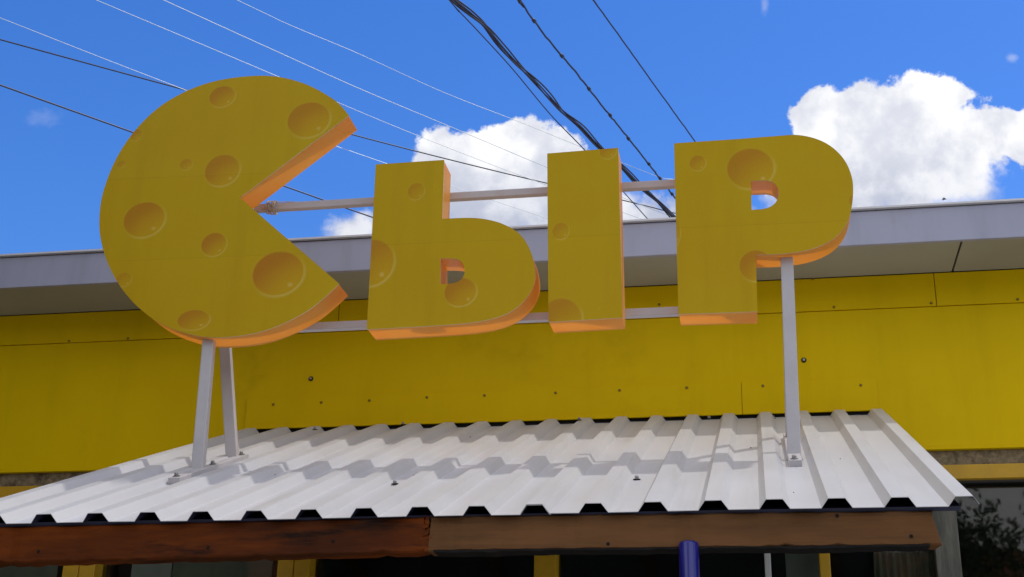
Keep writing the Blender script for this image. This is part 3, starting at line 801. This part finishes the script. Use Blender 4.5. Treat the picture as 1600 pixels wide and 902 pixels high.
wire('overhead_wire', 'thick dark cable right of the bundle, rough with small clips', ((800, -18), (811, 0), (853, 57), (903, 117), (943, 168), (975, 208), (1011, 253), (1031, 279), (1053, 307), (1095, 362)), 7.1, .0078, M_CABLE, .003, True)
wire('overhead_wire', 'rightmost dark wire dropping onto the top of the letter Р', ((914, -18), (927, 0), (983, 78), (1039, 156), (1085, 220), (1150, 312), (1185, 362)), 7.3, .0062, M_CABLE, .0015)

# ------------------------------------------------------------------ small bird just above the eave
pbird = at(1475, 311.5, 14.0)
bird = thing('flying_bird', 'tiny dark bird gliding just above the white eave in front of the cloud', 'bird', pbird)
k = MB(); k.tube([pbird+Vector((-.022, 0, .0)), pbird+Vector((-.010, 0, .003)), pbird+Vector((.008, 0, .002)), pbird+Vector((.026, 0, -.001))], [.002, .008, .008, .002], 8)
k.build('body', M_DARK, bird, True)
for sg in (-1, 1):
    k = MB(); k.quad_grid([[pbird+Vector((.008, 0, .004)), pbird+Vector((-.010, 0, .004))], [pbird+Vector((.006, sg*.02, .006)), pbird+Vector((-.008, sg*.02, .006))], [pbird+Vector((-.006, sg*.04, .003)), pbird+Vector((-.010, sg*.04, .003))]])
    k.build('wing', M_STEEL, bird)

# ------------------------------------------------------------------ across the street, seen only as reflections in the glass
hb = thing('street_house', 'pale plastered house across the street mirrored dimly in the right window', 'building', (3.5, -17, 0))
k = MB(); k.box(-3.5, 6.5, -24, -17, 0, 5.4); k.build('wall', M_STUCCO, hb)
k = MB()
k.quad_grid([[(-3.9, -16.6, 5.3), (6.9, -16.6, 5.3)], [(-3.9, -20.5, 7.2), (6.9, -20.5, 7.2)], [(-3.9, -24.4, 5.3), (6.9, -24.4, 5.3)]]); k.build('roof', M_REDWOOD, hb)
for i in range(4):
    for zz in (1.0, 3.3):
        xx = -2.6+i*2.3
        k = MB(); k.box(xx, xx+1.1, -17.02, -16.96, zz, zz+1.4, .01); f_ = k.build('window', M_PVC, hb)
        k = MB(); k.box(xx+.09, xx+1.01, -16.955, -16.95, zz+.09, zz+1.31); k.build('pane', M_DARK, f_)
hc = thing('street_house', 'low grey plastered house across the street behind the viewer on the left', 'building', (-11, -17, 0))
k = MB(); k.box(-20, -4.6, -24, -17.4, 0, 5.6); k.build('wall', M_CONC, hc)
k = MB()
k.quad_grid([[(-20.4, -17.0, 5.5), (-4.3, -17.0, 5.5)], [(-20.4, -20.7, 7.4), (-4.3, -20.7, 7.4)], [(-20.4, -24.4, 5.5), (-4.3, -24.4, 5.5)]]); k.build('roof', M_REDWOOD, hc)
def tree(x, y, h, seed, label):
    rnd = random.Random(seed); t = thing('street_tree', label, 'tree', (x, y, 0), 'trees across the street')
    k = MB(); k.tube([(x, y, 0), (x+.1, y, h*.25), (x-.05, y+.1, h*.5), (x, y, h*.8)], [.20, .15, .10, .03], 10)
    for i in range(7):
        a = rnd.uniform(0, 6.28); z0 = h*rnd.uniform(.3, .6)
        k.tube([(x, y, z0), (x+math.cos(a)*h*.12, y+math.sin(a)*h*.12, z0+h*.1), (x+math.cos(a)*h*.22, y+math.sin(a)*h*.22, z0+h*.24)], [.07, .045, .015], 6)
    k.build('trunk', M_BARK, t, True)
    k = MB()
    for i in range(26):
        a = rnd.uniform(0, 6.28); e = rnd.uniform(-.5, 1); rr_ = h*.26*rnd.uniform(.5, 1)
        c = Vector((x+math.cos(a)*rr_, y+math.sin(a)*rr_, h*.62+e*h*.28))
        for j in range(330):
            o = Vector((rnd.gauss(0, 1), rnd.gauss(0, 1), rnd.gauss(0, .8)))*h*.055
            q_ = c+o; u1 = Vector((rnd.uniform(-1, 1), rnd.uniform(-1, 1), rnd.uniform(-1, 1))).normalized()*.06; u2 = u1.orthogonal().normalized()*.03
            k.poly([q_-u1, q_+u2, q_+u1, q_-u2])
    k.build('crown', M_LEAF, t)
tree(2.2, -12.5, 6.2, 1, 'green leafy tree across the street mirrored in the right window')
tree(6.2, -13.5, 7.0, 2, 'taller green tree across the street mirrored at the right edge of the window')
tree(-5.5, -13.0, 6.5, 3, 'green leafy tree across the street behind the viewer on the left')
